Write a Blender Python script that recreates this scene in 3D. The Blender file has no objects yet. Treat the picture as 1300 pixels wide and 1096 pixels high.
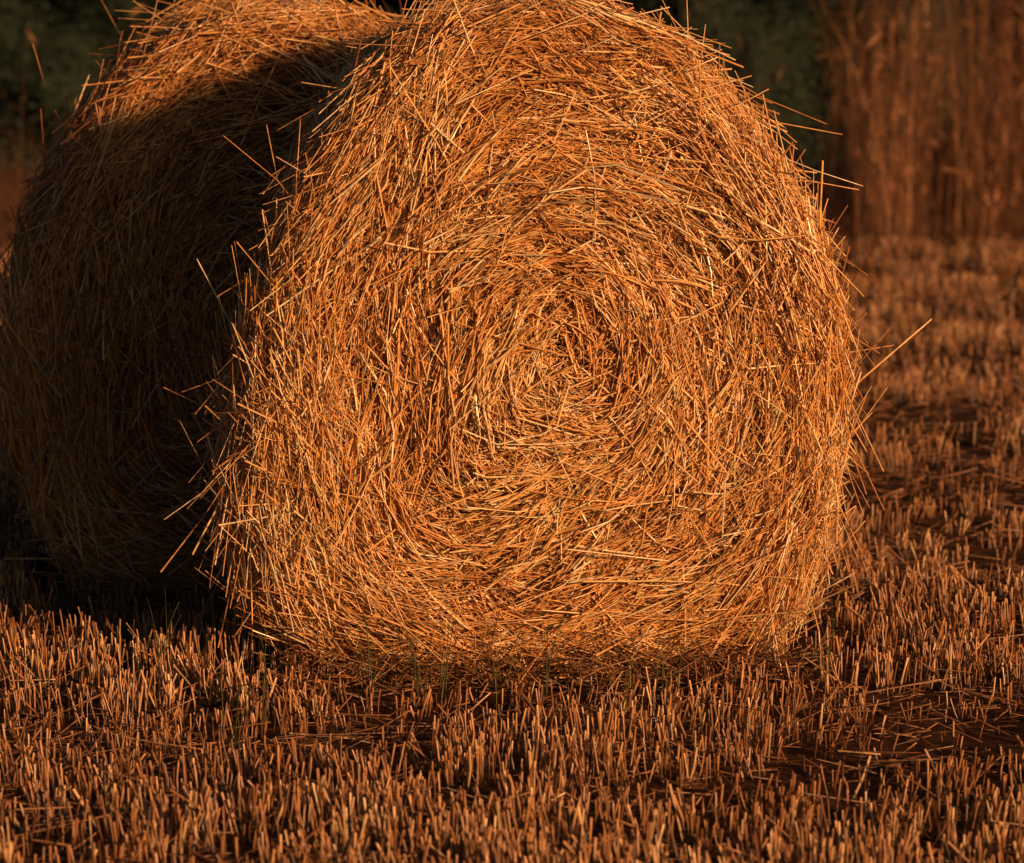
import bpy, math, numpy as np
rng = np.random.default_rng(7)
scene = bpy.context.scene
scene.view_settings.view_transform = 'Standard'
scene.view_settings.look = 'None'
scene.view_settings.exposure = 0

# ---------------------------------------------------------------- helpers
def nrm(v):
    return v / np.maximum(np.linalg.norm(v, axis=-1, keepdims=True), 1e-9)

class Noise:
    def __init__(s, seed, freq, n=10):
        r = np.random.default_rng(seed)
        s.k = nrm(r.normal(size=(n, 3))) * freq * r.uniform(.5, 1.6, (n, 1))
        s.ph = r.uniform(0, 6.28, n)
        s.n = n
    def __call__(s, p):
        return np.sin(p @ s.k.T * 6.283 + s.ph).sum(-1) / math.sqrt(s.n / 2) * .7

def strands(name, P, width, rnd, mat, sides=3, flat=0.6, taper=None):
    """P: N,K,3 polyline points; real tube geometry"""
    N, K, _ = P.shape
    T = np.empty_like(P)
    T[:, 1:-1] = P[:, 2:] - P[:, :-2]
    T[:, 0] = P[:, 1] - P[:, 0]
    T[:, -1] = P[:, -1] - P[:, -2]
    T = nrm(T)
    ref = nrm(rng.normal(size=(N, 1, 3)))
    U = nrm(np.cross(T, np.broadcast_to(ref, T.shape)))
    V = np.cross(T, U)
    w = np.broadcast_to((width / 2)[:, None], (N, K)).copy()
    if taper is not None:
        w = w * taper[None, :]
    S = sides
    ang = np.arange(S) * 2 * math.pi / S
    verts = (P[:, :, None, :] + w[:, :, None, None] * (np.cos(ang)[None, None, :, None] * U[:, :, None, :]
             + flat * np.sin(ang)[None, None, :, None] * V[:, :, None, :]))
    verts = verts.reshape(-1, 3)
    base = (np.arange(N) * K * S)[:, None, None]
    kk = (np.arange(K - 1) * S)[None, :, None]
    ns = S if S > 2 else 1
    ss = np.arange(ns)[None, None, :]
    s2 = (ss + 1) % S
    a = base + kk + ss; b = base + kk + s2; c = base + kk + S + s2; d = base + kk + S + ss
    F = np.stack([a, b, c, d], -1).reshape(-1, 4).astype(np.int32)
    me = bpy.data.meshes.new(name)
    me.vertices.add(len(verts)); me.vertices.foreach_set('co', verts.astype(np.float32).ravel())
    me.loops.add(F.size); me.loops.foreach_set('vertex_index', F.ravel())
    me.polygons.add(len(F)); me.polygons.foreach_set('loop_start', (np.arange(len(F)) * 4).astype(np.int32))
    me.polygons.foreach_set('use_smooth', np.ones(len(F), bool))
    at = me.attributes.new('rnd', 'FLOAT', 'POINT')
    at.data.foreach_set('value', np.repeat(rnd, K * S).astype(np.float32))
    at = me.attributes.new('along', 'FLOAT', 'POINT')
    al = np.broadcast_to(np.linspace(0, 1, K)[None, :, None], (N, K, S))
    at.data.foreach_set('value', al.astype(np.float32).ravel())
    me.update(calc_edges=True)
    me.validate()
    me.materials.append(mat)
    ob = bpy.data.objects.new(name, me)
    scene.collection.objects.link(ob)
    return ob

def quads(name, C, A, B, rnd, mat):
    N = len(C)
    verts = np.stack([C - A, C + B * .9, C + A, C - B * .9], 1).reshape(-1, 3)
    F = np.arange(N * 4).astype(np.int32)
    me = bpy.data.meshes.new(name)
    me.vertices.add(N * 4); me.vertices.foreach_set('co', verts.astype(np.float32).ravel())
    me.loops.add(N * 4); me.loops.foreach_set('vertex_index', F)
    me.polygons.add(N); me.polygons.foreach_set('loop_start', (np.arange(N) * 4).astype(np.int32))
    at = me.attributes.new('rnd', 'FLOAT', 'POINT')
    at.data.foreach_set('value', np.repeat(rnd, 4).astype(np.float32))
    at = me.attributes.new('along', 'FLOAT', 'POINT')
    at.data.foreach_set('value', np.ones(N * 4, np.float32))
    me.update(calc_edges=True); me.validate()
    me.materials.append(mat)
    ob = bpy.data.objects.new(name, me)
    scene.collection.objects.link(ob)
    return ob

def strand_mat(name, stops, rough=.42, spec=.5, base_dark=1.0, nlo=.62):
    m = bpy.data.materials.new(name); m.use_nodes = True
    nt = m.node_tree; n = nt.nodes; l = nt.links
    bs = n['Principled BSDF']
    a = n.new('ShaderNodeAttribute'); a.attribute_name = 'rnd'
    r = n.new('ShaderNodeValToRGB')
    while len(r.color_ramp.elements) < len(stops): r.color_ramp.elements.new(.5)
    for e, (p, c) in zip(r.color_ramp.elements, stops):
        e.position = p; e.color = (*c, 1)
    l.new(a.outputs['Fac'], r.inputs[0])
    tc = n.new('ShaderNodeTexCoord')
    nz = n.new('ShaderNodeTexNoise'); nz.inputs['Scale'].default_value = 38; nz.inputs['Detail'].default_value = 1
    l.new(tc.outputs['Object'], nz.inputs['Vector'])
    mr = n.new('ShaderNodeMapRange'); mr.inputs[1].default_value = .3; mr.inputs[2].default_value = .7
    mr.inputs[3].default_value = nlo; mr.inputs[4].default_value = 1.12
    l.new(nz.outputs['Fac'], mr.inputs[0])
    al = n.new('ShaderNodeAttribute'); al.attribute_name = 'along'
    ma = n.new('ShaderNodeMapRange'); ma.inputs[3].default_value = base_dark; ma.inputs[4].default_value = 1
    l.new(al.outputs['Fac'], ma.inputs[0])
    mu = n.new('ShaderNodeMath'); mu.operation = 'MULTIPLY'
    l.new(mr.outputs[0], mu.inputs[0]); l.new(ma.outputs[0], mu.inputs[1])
    vm = n.new('ShaderNodeVectorMath'); vm.operation = 'SCALE'
    l.new(r.outputs[0], vm.inputs[0]); l.new(mu.outputs[0], vm.inputs['Scale'])
    l.new(vm.outputs[0], bs.inputs['Base Color'])
    bs.inputs['Roughness'].default_value = rough
    bs.inputs['Specular IOR Level'].default_value = spec
    return m

straw = strand_mat('straw', [(0, (.24, .085, .028)), (.22, (.56, .26, .085)), (.55, (.84, .45, .15)), (.8, (.93, .62, .25)), (1, (.96, .83, .52))], .25, 1.0, nlo=.70)
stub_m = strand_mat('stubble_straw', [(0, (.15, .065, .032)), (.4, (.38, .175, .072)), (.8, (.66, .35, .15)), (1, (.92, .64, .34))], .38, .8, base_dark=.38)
reed_m = strand_mat('dry_grass', [(0, (.06, .032, .022)), (.5, (.24, .11, .055)), (1, (.62, .34, .17))], .6, .3)
green_m = strand_mat('green_blade', [(0, (.05, .07, .02)), (1, (.12, .13, .035))], .5, .4)
leaf_m = strand_mat('hedge_leaf', [(0, (.016, .032, .024)), (.7, (.030, .052, .036)), (1, (.055, .060, .034))], .8, .1)  # albedo kept low to imitate a hedge standing in shade

def plain_mat(name, c1, c2, scale, rough=.95):
    m = bpy.data.materials.new(name); m.use_nodes = True
    n = m.node_tree.nodes; l = m.node_tree.links; bs = n['Principled BSDF']
    tc = n.new('ShaderNodeTexCoord')
    nz = n.new('ShaderNodeTexNoise'); nz.inputs['Scale'].default_value = scale; nz.inputs['Detail'].default_value = 8
    nz.inputs['Roughness'].default_value = .7
    l.new(tc.outputs['Object'], nz.inputs['Vector'])
    r = n.new('ShaderNodeValToRGB')
    r.color_ramp.elements[0].position = .35; r.color_ramp.elements[0].color = (*c1, 1)
    r.color_ramp.elements[1].position = .68; r.color_ramp.elements[1].color = (*c2, 1)
    l.new(nz.outputs['Fac'], r.inputs[0]); l.new(r.outputs[0], bs.inputs['Base Color'])
    bp = n.new('ShaderNodeBump'); bp.inputs['Strength'].default_value = .8; bp.inputs['Distance'].default_value = .03
    l.new(nz.outputs['Fac'], bp.inputs['Height']); l.new(bp.outputs[0], bs.inputs['Normal'])
    bs.inputs['Roughness'].default_value = rough; bs.inputs['Specular IOR Level'].default_value = .1
    return m
soil = plain_mat('soil_and_chaff', (.035, .019, .011), (.13, .062, .031), 22)
core_m = plain_mat('packed_straw', (.07, .028, .010), (.24, .10, .036), 40)
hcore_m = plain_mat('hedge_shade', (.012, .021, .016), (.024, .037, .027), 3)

# ---------------------------------------------------------------- bale
R, CR = .75, .12
out_deg = np.array([0, 22.6, 38.4, 50.4, 66.3, 78.6, 90, 102.9, 114.5, 128, 140, 154.8, 170.7, 184.5, 196.7, 206.8, 215, 223.5, 234.8, 250.8, 270, 289, 304, 314.6, 325.6, 338.7, 350])
out_r = np.array([382, 383, 388, 400, 432, 443, 449, 450, 442, 422, 403, 385, 374, 384, 414, 452, 484, 508, 512, 454, 432, 455, 494, 466, 432, 402, 388.]) - 14
def make_outline(deg, r, flip=False):
    if flip:
        deg = (180 - deg) % 360; o = np.argsort(deg); deg = deg[o]; r = r[o]
    g = np.arange(0, 360, 1.)
    v = np.interp(g, deg, r, period=360)
    ker = np.exp(-.5 * (np.arange(-12, 13) / 4.5) ** 2); ker /= ker.sum()
    v = np.convolve(np.concatenate([v[-12:], v, v[:12]]), ker, 'valid')
    return lambda th: np.interp(np.degrees(th) % 360, g, v, period=360) / 587. / R

def bale(name, cx, cy, yaw, outline, nface, nside, seed, L, zc=.733, shade_tone=0., core=(0., 0.)):
    global rng
    rng = np.random.default_rng(seed)
    S1 = R - CR; S2 = S1 + CR * math.pi / 2; S3 = S2 + L - 2 * CR; S4 = S3 + CR * math.pi / 2; S5 = S4 + S1
    n1 = Noise(seed + 1, 2.2); n2 = Noise(seed + 2, 5.); n3 = Noise(seed + 3, 1.4); nA = Noise(seed + 4, 2.6)
    def surf(th, s):
        sg = s < 0
        th = np.where(sg, th + math.pi, th); s = np.minimum(np.abs(s), S5)
        a1 = np.clip((s - S1) / CR, 0, math.pi / 2); a2 = np.clip((s - S3) / CR, 0, math.pi / 2)
        rho = np.where(s < S1, s, np.where(s < S2, S1 + CR * np.sin(a1), np.where(s < S3, R, np.where(s < S4, S1 + CR * np.cos(a2), S5 - s))))
        y = np.where(s < S1, 0, np.where(s < S2, CR * (1 - np.cos(a1)), np.where(s < S3, CR + s - S2, np.where(s < S4, L - CR + CR * np.sin(a2), L))))
        q = np.clip(1 - (rho / R) ** 2, 0, 1)
        y = y - np.where(s < S2, .04 * q, 0)
        y = y + .020 * np.exp(-(rho / .08) ** 2) * (s < S2)
        m = outline(th)
        x = rho * m * np.cos(th) + core[0] * q ** 1.5; z = zc + rho * m * np.sin(th) + core[1] * q ** 1.5
        return np.stack([x, y, np.maximum(z, .004)], -1)
    def frame(th, s):
        P = surf(th, s); e = .004
        rr = np.maximum(np.minimum(np.abs(s), R) * outline(th), .03)
        Tt = nrm(surf(th + e / rr, s) - surf(th - e / rr, s))
        Ts = nrm(surf(th, s + e) - surf(th, s - e))
        Nn = nrm(np.cross(Ts, Tt))
        c = np.array([0, L / 2, zc])
        sgn = np.sign(((P - c) * Nn).sum(-1, keepdims=True)); sgn[sgn == 0] = 1
        return P, Tt, Ts, Nn * sgn, rr
    def relief(P, s, th):
        f = .017 * n1(P) + .013 * n2(P)
        amp = .008 + .006 * np.exp(-(s / .3) ** 2)
        f = f + np.where(s < S1, amp * np.sin(s * 6.283 / .075 + th + 1.3 * n3(P)), 0)
        return f
    root = bpy.data.objects.new(name, None); scene.collection.objects.link(root)
    root.location = (cx, cy, 0); root.rotation_euler = (0, 0, yaw)
    nt, nsn = 220, 130
    TH, SS = np.meshgrid(np.linspace(0, 2 * math.pi, nt, endpoint=False), np.linspace(.004, S5 - .004, nsn), indexing='ij')
    P, Tt, Ts, Nn, rr = frame(TH, SS)
    P = P + Nn * (relief(P, SS, TH) - .038)[..., None]
    P[..., 2] = np.maximum(P[..., 2], .004)
    vs = P.reshape(-1, 3)
    idx = np.arange(nt * nsn).reshape(nt, nsn)
    F = np.stack([idx[:, :-1], np.roll(idx, -1, 0)[:, :-1], np.roll(idx, -1, 0)[:, 1:], idx[:, 1:]], -1).reshape(-1, 4)
    faces = F.tolist() + [idx[:, 0].tolist(), idx[:, -1].tolist()]
    me = bpy.data.meshes.new('packed_core'); me.from_pydata(vs.tolist(), [], faces); me.update()
    me.materials.append(core_m)
    ob = bpy.data.objects.new('packed_core', me); scene.collection.objects.link(ob); ob.parent = root
    def lay(nm, n, s_fn, thfn, spread, lmean, hlo, hhi, liftsd, wild=.05, K=4, wlo=.0024, whi=.0058, bl=(.1, 1.), bright=0., cc=.4):
        n = int(n)
        s = s_fn(n); th = thfn(n)
        P0, Tt, Ts, Nn, rr = frame(th, s)
        ln = np.clip(lmean * np.exp(rng.normal(0, .55, n)), .025, .40)
        r0 = rr
        cen = np.clip(1 - r0 / .22, 0, 1)
        wildm = rng.random(n) < .13
        a = rng.normal(0, 1, n) * (spread + cen * cc) + .4 * nA(P0) * spread / .4 + np.where(wildm, rng.uniform(-1.6, 1.6, n), 0)
        a = a + np.where(rng.random(n) < .5, math.pi, 0)
        lift = rng.normal(0, liftsd, n) + np.where(rng.random(n) < wild, np.abs(rng.normal(0, .4, n)), 0)
        b = rng.uniform(bl[0], bl[1], n) * np.clip(r0 / .12, 0, 1)
        ln = ln * np.clip(.4 + r0 / .35, .4, 1)
        t = np.linspace(-.5, .5, K)[None] * ln[:, None]
        thk = th[:, None] + t * np.cos(a)[:, None] / np.maximum(r0, .07)[:, None]
        sk = s[:, None] + t * np.sin(a)[:, None]
        Q = surf(thk, sk)
        D = Tt * np.cos(a)[:, None] + Ts * np.sin(a)[:, None] + Nn * lift[:, None]
        St = P0[:, None] + t[..., None] * D[:, None]
        X = b[:, None, None] * Q + (1 - b[:, None, None]) * St
        X = X + (Nn * lift[:, None])[:, None] * t[..., None] * b[:, None, None]
        bend = rng.normal(0, .45, (n, 1, 1)) * ((t / .3) ** 2)[..., None] * .3 * nrm(rng.normal(size=(n, 1, 3)))
        h = rng.uniform(hlo, hhi, n) + relief(P0, s, th)
        X = X + Nn[:, None] * h[:, None, None] + bend
        kk = rng.random(n) < .15
        X[kk, -1] += rng.normal(0, .014, (kk.sum(), 3))
        X[..., 2] = np.maximum(X[..., 2], .006)
        w = wlo + (whi - wlo) * rng.random(n) ** 1.4
        rn = np.clip(.48 + shade_tone + bright + rng.normal(0, .27, n) + .09 * n1(P0 * 1.7), 0, 1)
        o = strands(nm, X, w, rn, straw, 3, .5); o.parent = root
    U = lambda n: rng.uniform(0, 2 * math.pi, n)
    disc = lambda n: S2 * np.sqrt(rng.random(n))
    lay('face_straw', nface, disc, U, .29, .12, -.030, .009, .06)
    lay('chaff', nface * .65, disc, U, .65, .04, -.028, .008, .15, wlo=.0016, whi=.0048, K=3)
    lay('top_straw', nface / 5, disc, U, .37, .15, .002, .018, .08, wild=.07, bright=.2, wlo=.0030, whi=.0074)
    lay('core_winding', nface / 20, lambda n: .34 * np.sqrt(rng.random(n)), U, .24, .12, .0, .014, .08, bright=.2, wlo=.003, whi=.0066, cc=.3, bl=(.5, 1), K=6)
    lay('side_straw', nside, lambda n: rng.uniform(S1 + .04, S3, n), U, .38, .15, -.03, .014, .08, wild=.06)
    lay('loose_side_straw', nside / 11, lambda n: rng.uniform(S1 + .02, S3 - .05, n), U, .55, .15, .0, .028, .13, wild=.14, bl=(0, .6), bright=.1)
    lay('rim_straw', nface / 6, lambda n: rng.uniform(S1 - .05, S2 + .1, n), U, .28, .16, -.01, .020, .08, wild=.05, bl=(0, .9), bright=.08)
    lay('back_straw', nface / 7, lambda n: S3 + (S5 - S3) * (1 - np.sqrt(rng.random(n))), U, .35, .16, -.03, .012, .07, wlo=.004, whi=.008)
    for lo, hi, nn in ((175, 240, nface / 11), (300, 350, nface / 24), (30, 75, nface / 120)):
        lay('hanging_straw', nn, lambda n: rng.uniform(S1 - .10, S2 + .14, n), lambda n: np.radians(rng.uniform(lo, hi, n)), .30, .19, .0, .05, .12, wild=.18, bl=(0, .5), bright=.12)
    return root

bale('hay_bale', (698 - 650) / 587., 8.0, math.radians(3), make_outline(out_deg, out_r), 18500, 13500, 11, 1.08, core=(.03, 0))
bale('hay_bale', -.60, 9.20, math.radians(4), make_outline(out_deg, (out_r + 4) * np.where(out_deg > 180, 1., .98), True), 11000, 12500, 47, 1.2, shade_tone=-.16)  # straw albedo lowered to imitate shade on the rear bale

# ---------------------------------------------------------------- ground
rng = np.random.default_rng(99)
me = bpy.data.meshes.new('ground')
gx = np.concatenate([[-300, -60], np.linspace(-14, 14, 160), [60, 300]]); gy = np.concatenate([[-100, -10], np.linspace(3, 30, 160), [80, 500]])
gN = Noise(5, .35)
GX, GY = np.meshgrid(gx, gy, indexing='ij')
clN = Noise(31, .9); clN2 = Noise(32, .3); clN3 = Noise(33, 2.4)
def shade_rut(x, y):
    """added to imitate a ground shadow: shallow, uneven rut right of the bale"""
    yc = 10.2 + .38 * (x - 1.6) + .12 * np.sin(x * 3)
    return .8 * np.exp(-((y - yc) / .5) ** 2) * np.clip((x - .75) / .4, 0, 1) * np.clip((6 - x) / 2, 0, 1)
def gz(x, y):
    p = np.stack([x, y, x * 0], -1)
    fade = np.clip((np.hypot(x, y - 8.6) - 1.3) / 1.5, 0, 1) * np.clip(1 - (np.abs(x) - 9) / 5, 0, 1)*np.clip(1-(y-24)/5,0,1)
    return .028 * gN(p) * fade - .07 * shade_rut(x, y)
def shade_band(x, y):  # added strip of thin, short stubble imitating a dark shadow band
    p = np.stack([x, y, x * 0], -1)
    yc = 7.66 - .06 * (x - .8) + .05 * np.sin(x * 5)
    return .7 * np.exp(-((y - yc) / .13) ** 2) * np.clip((x - .25) / .4, 0, 1) * np.clip(.6 + .6 * clN3(p), 0, 1)
vs = np.stack([GX, GY, gz(GX, GY)], -1).reshape(-1, 3)
idx = np.arange(GX.size).reshape(GX.shape)
F = np.stack([idx[:-1, :-1], idx[1:, :-1], idx[1:, 1:], idx[:-1, 1:]], -1).reshape(-1, 4)
me.from_pydata(vs.tolist(), [], F.tolist()); me.update(); me.materials.append(soil)
g = bpy.data.objects.new('ground', me); scene.collection.objects.link(g)

def inside(x, y):
    def rect(cx, cy, yaw):
        dx = x - cx; dy = y - cy
        lx = dx * math.cos(yaw) + dy * math.sin(yaw); ly = -dx * math.sin(yaw) + dy * math.cos(yaw)
        return (np.abs(lx) < .62) & (ly > .03) & (ly < 1.1)
    return rect(.085, 8, math.radians(3)) | rect(-.60, 9.2, math.radians(4))
def stubble(nm, n, y0, y1, wfac, clump, wlo, whi, hm):
    m = n // clump
    y = rng.uniform(y0, y1, m); x = rng.uniform(-1, 1, m) * (y * .16 + wfac)
    row = .17; ra = math.radians(6)
    v = -x * math.sin(ra) + y * math.cos(ra); u = x * math.cos(ra) + y * math.sin(ra)
    v = np.round(v / row) * row + rng.normal(0, .018, m) + .02 * clN3(np.stack([x, y, x * 0], -1))
    x = u * math.cos(ra) - v * math.sin(ra); y = u * math.sin(ra) + v * math.cos(ra)
    x = np.repeat(x, clump) + rng.normal(0, .018, m * clump); y = np.repeat(y, clump) + rng.normal(0, .012, m * clump)
    p = np.stack([x, y, x * 0], -1)
    rr_ = np.maximum(shade_rut(x, y), shade_band(x, y))
    keep = (~inside(x, y)) & (rng.random(len(x)) < np.clip(.70 + .4 * clN(p) + .35 * clN3(p), .06, 1) * (1 - .75 * rr_))
    x = x[keep]; y = y[keep]; p = p[keep]; rr_ = rr_[keep]; k = len(x)
    h = np.clip((hm + .011 * clN(p) + .010 * clN3(p) + rng.normal(0, .014, k)) * (1 - .5 * rr_), .012, .12)
    cl = np.repeat(rng.normal(0, .10, (m, 2)), clump, 0)[keep]
    lean = rng.normal(0, .13, (k, 2)) + cl + np.stack([.06 * clN2(p), .05 * clN(p)], -1)
    flat = rng.random(k) < .06
    lean[flat] += rng.normal(0, .8, (flat.sum(), 2))
    z = gz(x, y)
    t = np.linspace(0, 1, 3)[None]
    X = np.empty((k, 3, 3))
    X[..., 0] = x[:, None] + lean[:, :1] * h[:, None] * t
    X[..., 1] = y[:, None] + lean[:, 1:] * h[:, None] * t
    X[..., 2] = z[:, None] - .004 + h[:, None] * t
    X[:, 1, :2] += rng.normal(0, .002, (k, 2))
    rn = np.clip(.5 + rng.normal(0, .28, k) + .12 * clN(p), 0, 1)
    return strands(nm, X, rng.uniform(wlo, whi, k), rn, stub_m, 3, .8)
st = bpy.data.objects.new('stubble', None); scene.collection.objects.link(st)
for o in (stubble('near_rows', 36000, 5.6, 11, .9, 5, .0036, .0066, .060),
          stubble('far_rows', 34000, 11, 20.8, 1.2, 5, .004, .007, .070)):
    o.parent = st
def litter(nm, n, y0, y1, wf, hm=.03, lm=.08):
    y = rng.uniform(y0, y1, n); x = rng.uniform(-1, 1, n) * (y * .16 + wf)
    p = np.stack([x, y, x * 0], -1)
    keep = ~inside(x, y) & (rng.random(n) < np.clip(.6 - .5 * clN3(p), .15, 1)); x = x[keep]; y = y[keep]; n = len(x)
    a = rng.normal(0, .9, n); ln = np.clip(lm * np.exp(rng.normal(0, .5, n)), .02, .3)
    t = np.linspace(-.5, .5, 3)[None] * ln[:, None]
    ti = rng.normal(0, .22, n)
    X = np.stack([x[:, None] + t * np.cos(a)[:, None], y[:, None] + t * np.sin(a)[:, None],
                  (gz(x, y) + rng.uniform(.004, hm, n))[:, None] + t * ti[:, None]], -1)
    return strands(nm, X, rng.uniform(.002, .0048, n), np.clip(rng.normal(.38, .25, n), 0, 1), stub_m, 3, .6)
o = litter('loose_straw', 17000, 5.6, 12, .9); o.parent = st
o = litter('resting_straw', 1800, 5.6, 12, .9, .06, .10); o.parent = st
o = litter('loose_straw_far', 14000, 12, 21, 1.2, .05, .10); o.parent = st
n = 600
x = rng.uniform(-.5, .68, n); y = 7.98 - np.abs(rng.normal(0, .06, n)) + .03
a = rng.normal(0, .9, n); ln = rng.uniform(.03, .14, n); t = np.linspace(-.5, .5, 3)[None] * ln[:, None]; ti = rng.normal(0, .6, n)
X = np.stack([x[:, None] + t * np.cos(a)[:, None], y[:, None] + t * np.sin(a)[:, None],
              np.maximum((rng.uniform(.01, .09, n))[:, None] + t * ti[:, None], .004)], -1)
o = strands('shed_straw', X, rng.uniform(.0025, .005, n), np.clip(rng.normal(.4, .25, n), 0, 1), stub_m, 3, .6); o.parent = st

# ---------------------------------------------------------------- blades
def blades(nm, x, y, h, lean, w, mat, K=6, rn=None):
    n = len(x); t = np.linspace(0, 1, K)[None]
    dirx = lean[:, 0]; diry = lean[:, 1]
    X = np.stack([x[:, None] + (dirx * h)[:, None] * t ** 2, y[:, None] + (diry * h)[:, None] * t ** 2,
                  gz(x, y)[:, None] + h[:, None] * (t - .12 * t ** 3 * np.hypot(dirx, diry)[:, None])], -1)
    if rn is None: rn = np.clip(rng.normal(.5, .25, n), 0, 1)
    return strands(nm, X, w, rn, mat, 3, .4, np.linspace(1, .25, K))
gx_, gy_ = [], []
for px, d, c in ((530, 7.84, 10), (560, 7.8, 7), (850, 7.8, 6), (470, 7.8, 5), (690, 7.8, 5), (640, 7.7, 5), (1060, 7.9, 5), (200, 8.0, 5), (330, 7.6, 4), (800, 7.5, 4), (280, 7.2, 5)):
    gx_ += list((px - 650) / 4700 * d + rng.normal(0, .012, c)); gy_ += list(d + rng.normal(0, .02, c))
gx_ = np.array(gx_); gy_ = np.array(gy_)
n = len(gx_)
blades('weed_tuft', gx_, gy_, rng.uniform(.12, .26, n), rng.normal(0, .15, (n, 2)), rng.uniform(.003, .005, n), green_m)
reeds = bpy.data.objects.new('dry_reeds', None); scene.collection.objects.link(reeds)
rN = Noise(61, .8); rN2 = Noise(62, 2.2)
def reed_band(x0, x1, y0, y1, n, h0, h1, b):
    x = rng.uniform(x0, x1, n); y = rng.uniform(y0, y1, n)
    p = np.stack([x, y * .35, x * 0], -1)
    edge = np.clip(np.minimum(x - x0, x1 - x) / .12, .1, 1)
    k = rng.random(n) < np.clip(.45 + .45 * rN2(p) + .3 * rN(p), .03, 1) * edge
    x = x[k]; y = y[k]; p = p[k]; n = len(x)
    h = rng.uniform(h0, h1, n) * (.85 + .2 * rN2(p)) * rng.uniform(.3, 1.1, n)
    l = rng.normal(0, .13, (n, 2)) + .06 * np.stack([rN(p), rN2(p)], -1)
    return x, y, h, l, np.clip(b + .18 * rN(p * 1.7) + rng.normal(0, .26, n), 0, 1), rng.uniform(.003, .009, n)
parts = [reed_band(1.95, 3.3, 21.2, 23.6, 2300, 1.4, 2.6, .50), reed_band(1.0, 2.3, 23.6, 25.4, 260, .9, 1.9, .15),
         reed_band(3.1, 7., 21.2, 23.4, 3600, 1.2, 2.2, .42), reed_band(-3.1, -2.2, 22, 23.4, 34, .9, 1.9, .4), reed_band(-6, -3.2, 21.6, 23, 900, .7, 1.6, .3)]
x, y, h, le, rn, ww = [np.concatenate([p[i] for p in parts]) for i in range(6)]
o = blades('stems', x, y, h, le, ww, reed_m, 5, rn); o.parent = reeds
rep = 2
ii = np.repeat(np.arange(len(x)), rep); f = rng.uniform(.25, 1.0, len(ii))
C = np.stack([x[ii] + le[ii, 0] * h[ii] * f ** 2, y[ii] + le[ii, 1] * h[ii] * f ** 2, h[ii] * f], -1) + rng.normal(0, .015, (len(ii), 3))
A = nrm(rng.normal(size=(len(ii), 3)) * np.array([.3, .3, 1.])); B = nrm(np.cross(A, rng.normal(size=(len(ii), 3))))
sz = rng.uniform(.02, .08, (len(ii), 1))
o = quads('leaves_and_seed_heads', C, A * sz, B * sz * .12, np.clip(rn[ii] + rng.normal(0, .2, len(ii)), 0, 1), reed_m); o.parent = reeds
n = 15000
x = rng.uniform(-6, 7, n); y = rng.uniform(19.2, 26.0, n)
pp = np.stack([x, y, x * 0], -1); k = rng.random(n) < np.clip(.5 + .6 * clN(pp), .05, 1) * np.clip((y - 18.8) / 2, .1, 1); x = x[k]; y = y[k]; n = len(x)
pp = pp[k]
hh = rng.uniform(.05, .28, n) + np.clip((y - 20.2) / 3, 0, 1) * rng.uniform(0, .6, n) * np.clip(.6 + .5 * clN3(pp), 0, 1.3)
blades('rough_grass', x, y, hh, rng.normal(0, .45, (n, 2)), rng.uniform(.004, .010, n), reed_m, 4, np.clip(rng.normal(.12, .2, n), 0, 1))

# ---------------------------------------------------------------- hedge
hN = Noise(77, .25); hN2 = Noise(78, .9)
hedge = bpy.data.objects.new('hedge', None); scene.collection.objects.link(hedge)
nx, nz = 160, 40
xs = np.linspace(-22, 22, nx); zs = np.linspace(0, 1, nz)
X, Z = np.meshgrid(xs, zs, indexing='ij')
pt = np.stack([X, Z * 4, X * 0], -1)
H = 4.5 + 1.0 * hN(np.stack([X, X * 0, X * 0], -1))
def hy(x): return 27.2 + 2.2 * np.clip((-x - .5) / 2, 0, 1)
Y = hy(X) + 1.8 * Z ** 2 + .4 * hN(pt) + .25 * hN2(pt)
vs = np.stack([X, Y, Z * H - .05], -1).reshape(-1, 3)
idx = np.arange(nx * nz).reshape(nx, nz)
F = np.stack([idx[:-1, :-1], idx[1:, :-1], idx[1:, 1:], idx[:-1, 1:]], -1).reshape(-1, 4)
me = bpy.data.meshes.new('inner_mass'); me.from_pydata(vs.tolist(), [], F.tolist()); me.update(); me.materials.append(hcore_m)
o = bpy.data.objects.new('inner_mass', me); scene.collection.objects.link(o); o.parent = hedge
n = 45000
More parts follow.
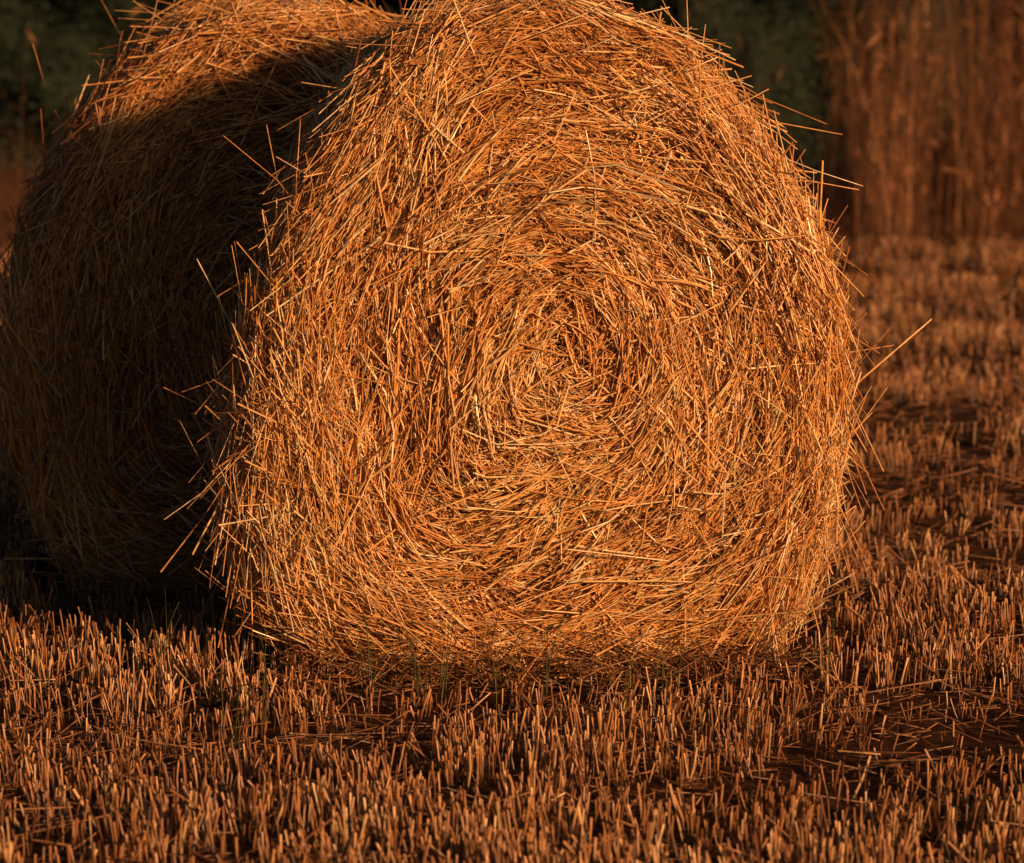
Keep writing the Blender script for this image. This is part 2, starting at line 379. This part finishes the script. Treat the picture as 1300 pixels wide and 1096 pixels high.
x = rng.uniform(-10, 10, n); zf = rng.random(n) ** 1.4
pt = np.stack([x, zf * 4, x * 0], -1)
Hh = 4.7 + 1.0 * hN(np.stack([x, x * 0, x * 0], -1))
yy = hy(x) - .1 + 1.8 * zf ** 2 + .4 * hN(pt) + .35 * hN2(pt) - rng.exponential(.22, n)
C = np.stack([x, yy, zf * Hh], -1)
A = nrm(rng.normal(size=(n, 3))); B = nrm(np.cross(A, rng.normal(size=(n, 3))))
sz = rng.uniform(.02, .055, (n, 1))
o = quads('leaves', C, A * sz, B * sz * .5, np.clip(rng.normal(.4, .25, n), 0, 1), leaf_m); o.parent = hedge

# ---------------------------------------------------------------- light
EL, AZ = 11.5, 39.0   # low sun behind the camera to the right
el, az = math.radians(EL), math.radians(AZ)
sd = np.array([math.sin(az) * math.cos(el), -math.cos(az) * math.cos(el), math.sin(el)])
from mathutils import Vector
sl = bpy.data.lights.new('sun', 'SUN'); sl.energy = 5.0; sl.angle = math.radians(2.5); sl.color = (1, .475, .20)
so = bpy.data.objects.new('sun', sl); scene.collection.objects.link(so)
so.rotation_euler = Vector(sd).to_track_quat('Z', 'Y').to_euler()
w = bpy.data.worlds.new('World'); scene.world = w; w.use_nodes = True
nt = w.node_tree
sky = nt.nodes.new('ShaderNodeTexSky'); sky.sky_type = 'NISHITA'; sky.sun_disc = False
sky.sun_elevation = el; sky.sun_rotation = math.radians(180 - AZ)
sky.dust_density = 3
nt.links.new(sky.outputs[0], nt.nodes['Background'].inputs[0]); nt.nodes['Background'].inputs[1].default_value = .025

# ---------------------------------------------------------------- camera
cd = bpy.data.cameras.new('camera'); cam = bpy.data.objects.new('camera', cd); scene.collection.objects.link(cam)
cam.location = (0, 0, 1.55); cam.rotation_euler = (math.radians(90 - 7.01), 0, 0)
cd.sensor_width = 36; cd.lens = 130.15; cd.clip_end = 1500; cd.clip_start = .1
cd.dof.use_dof = True; cd.dof.focus_distance = 7.98; cd.dof.aperture_fstop = 5.0
scene.camera = cam
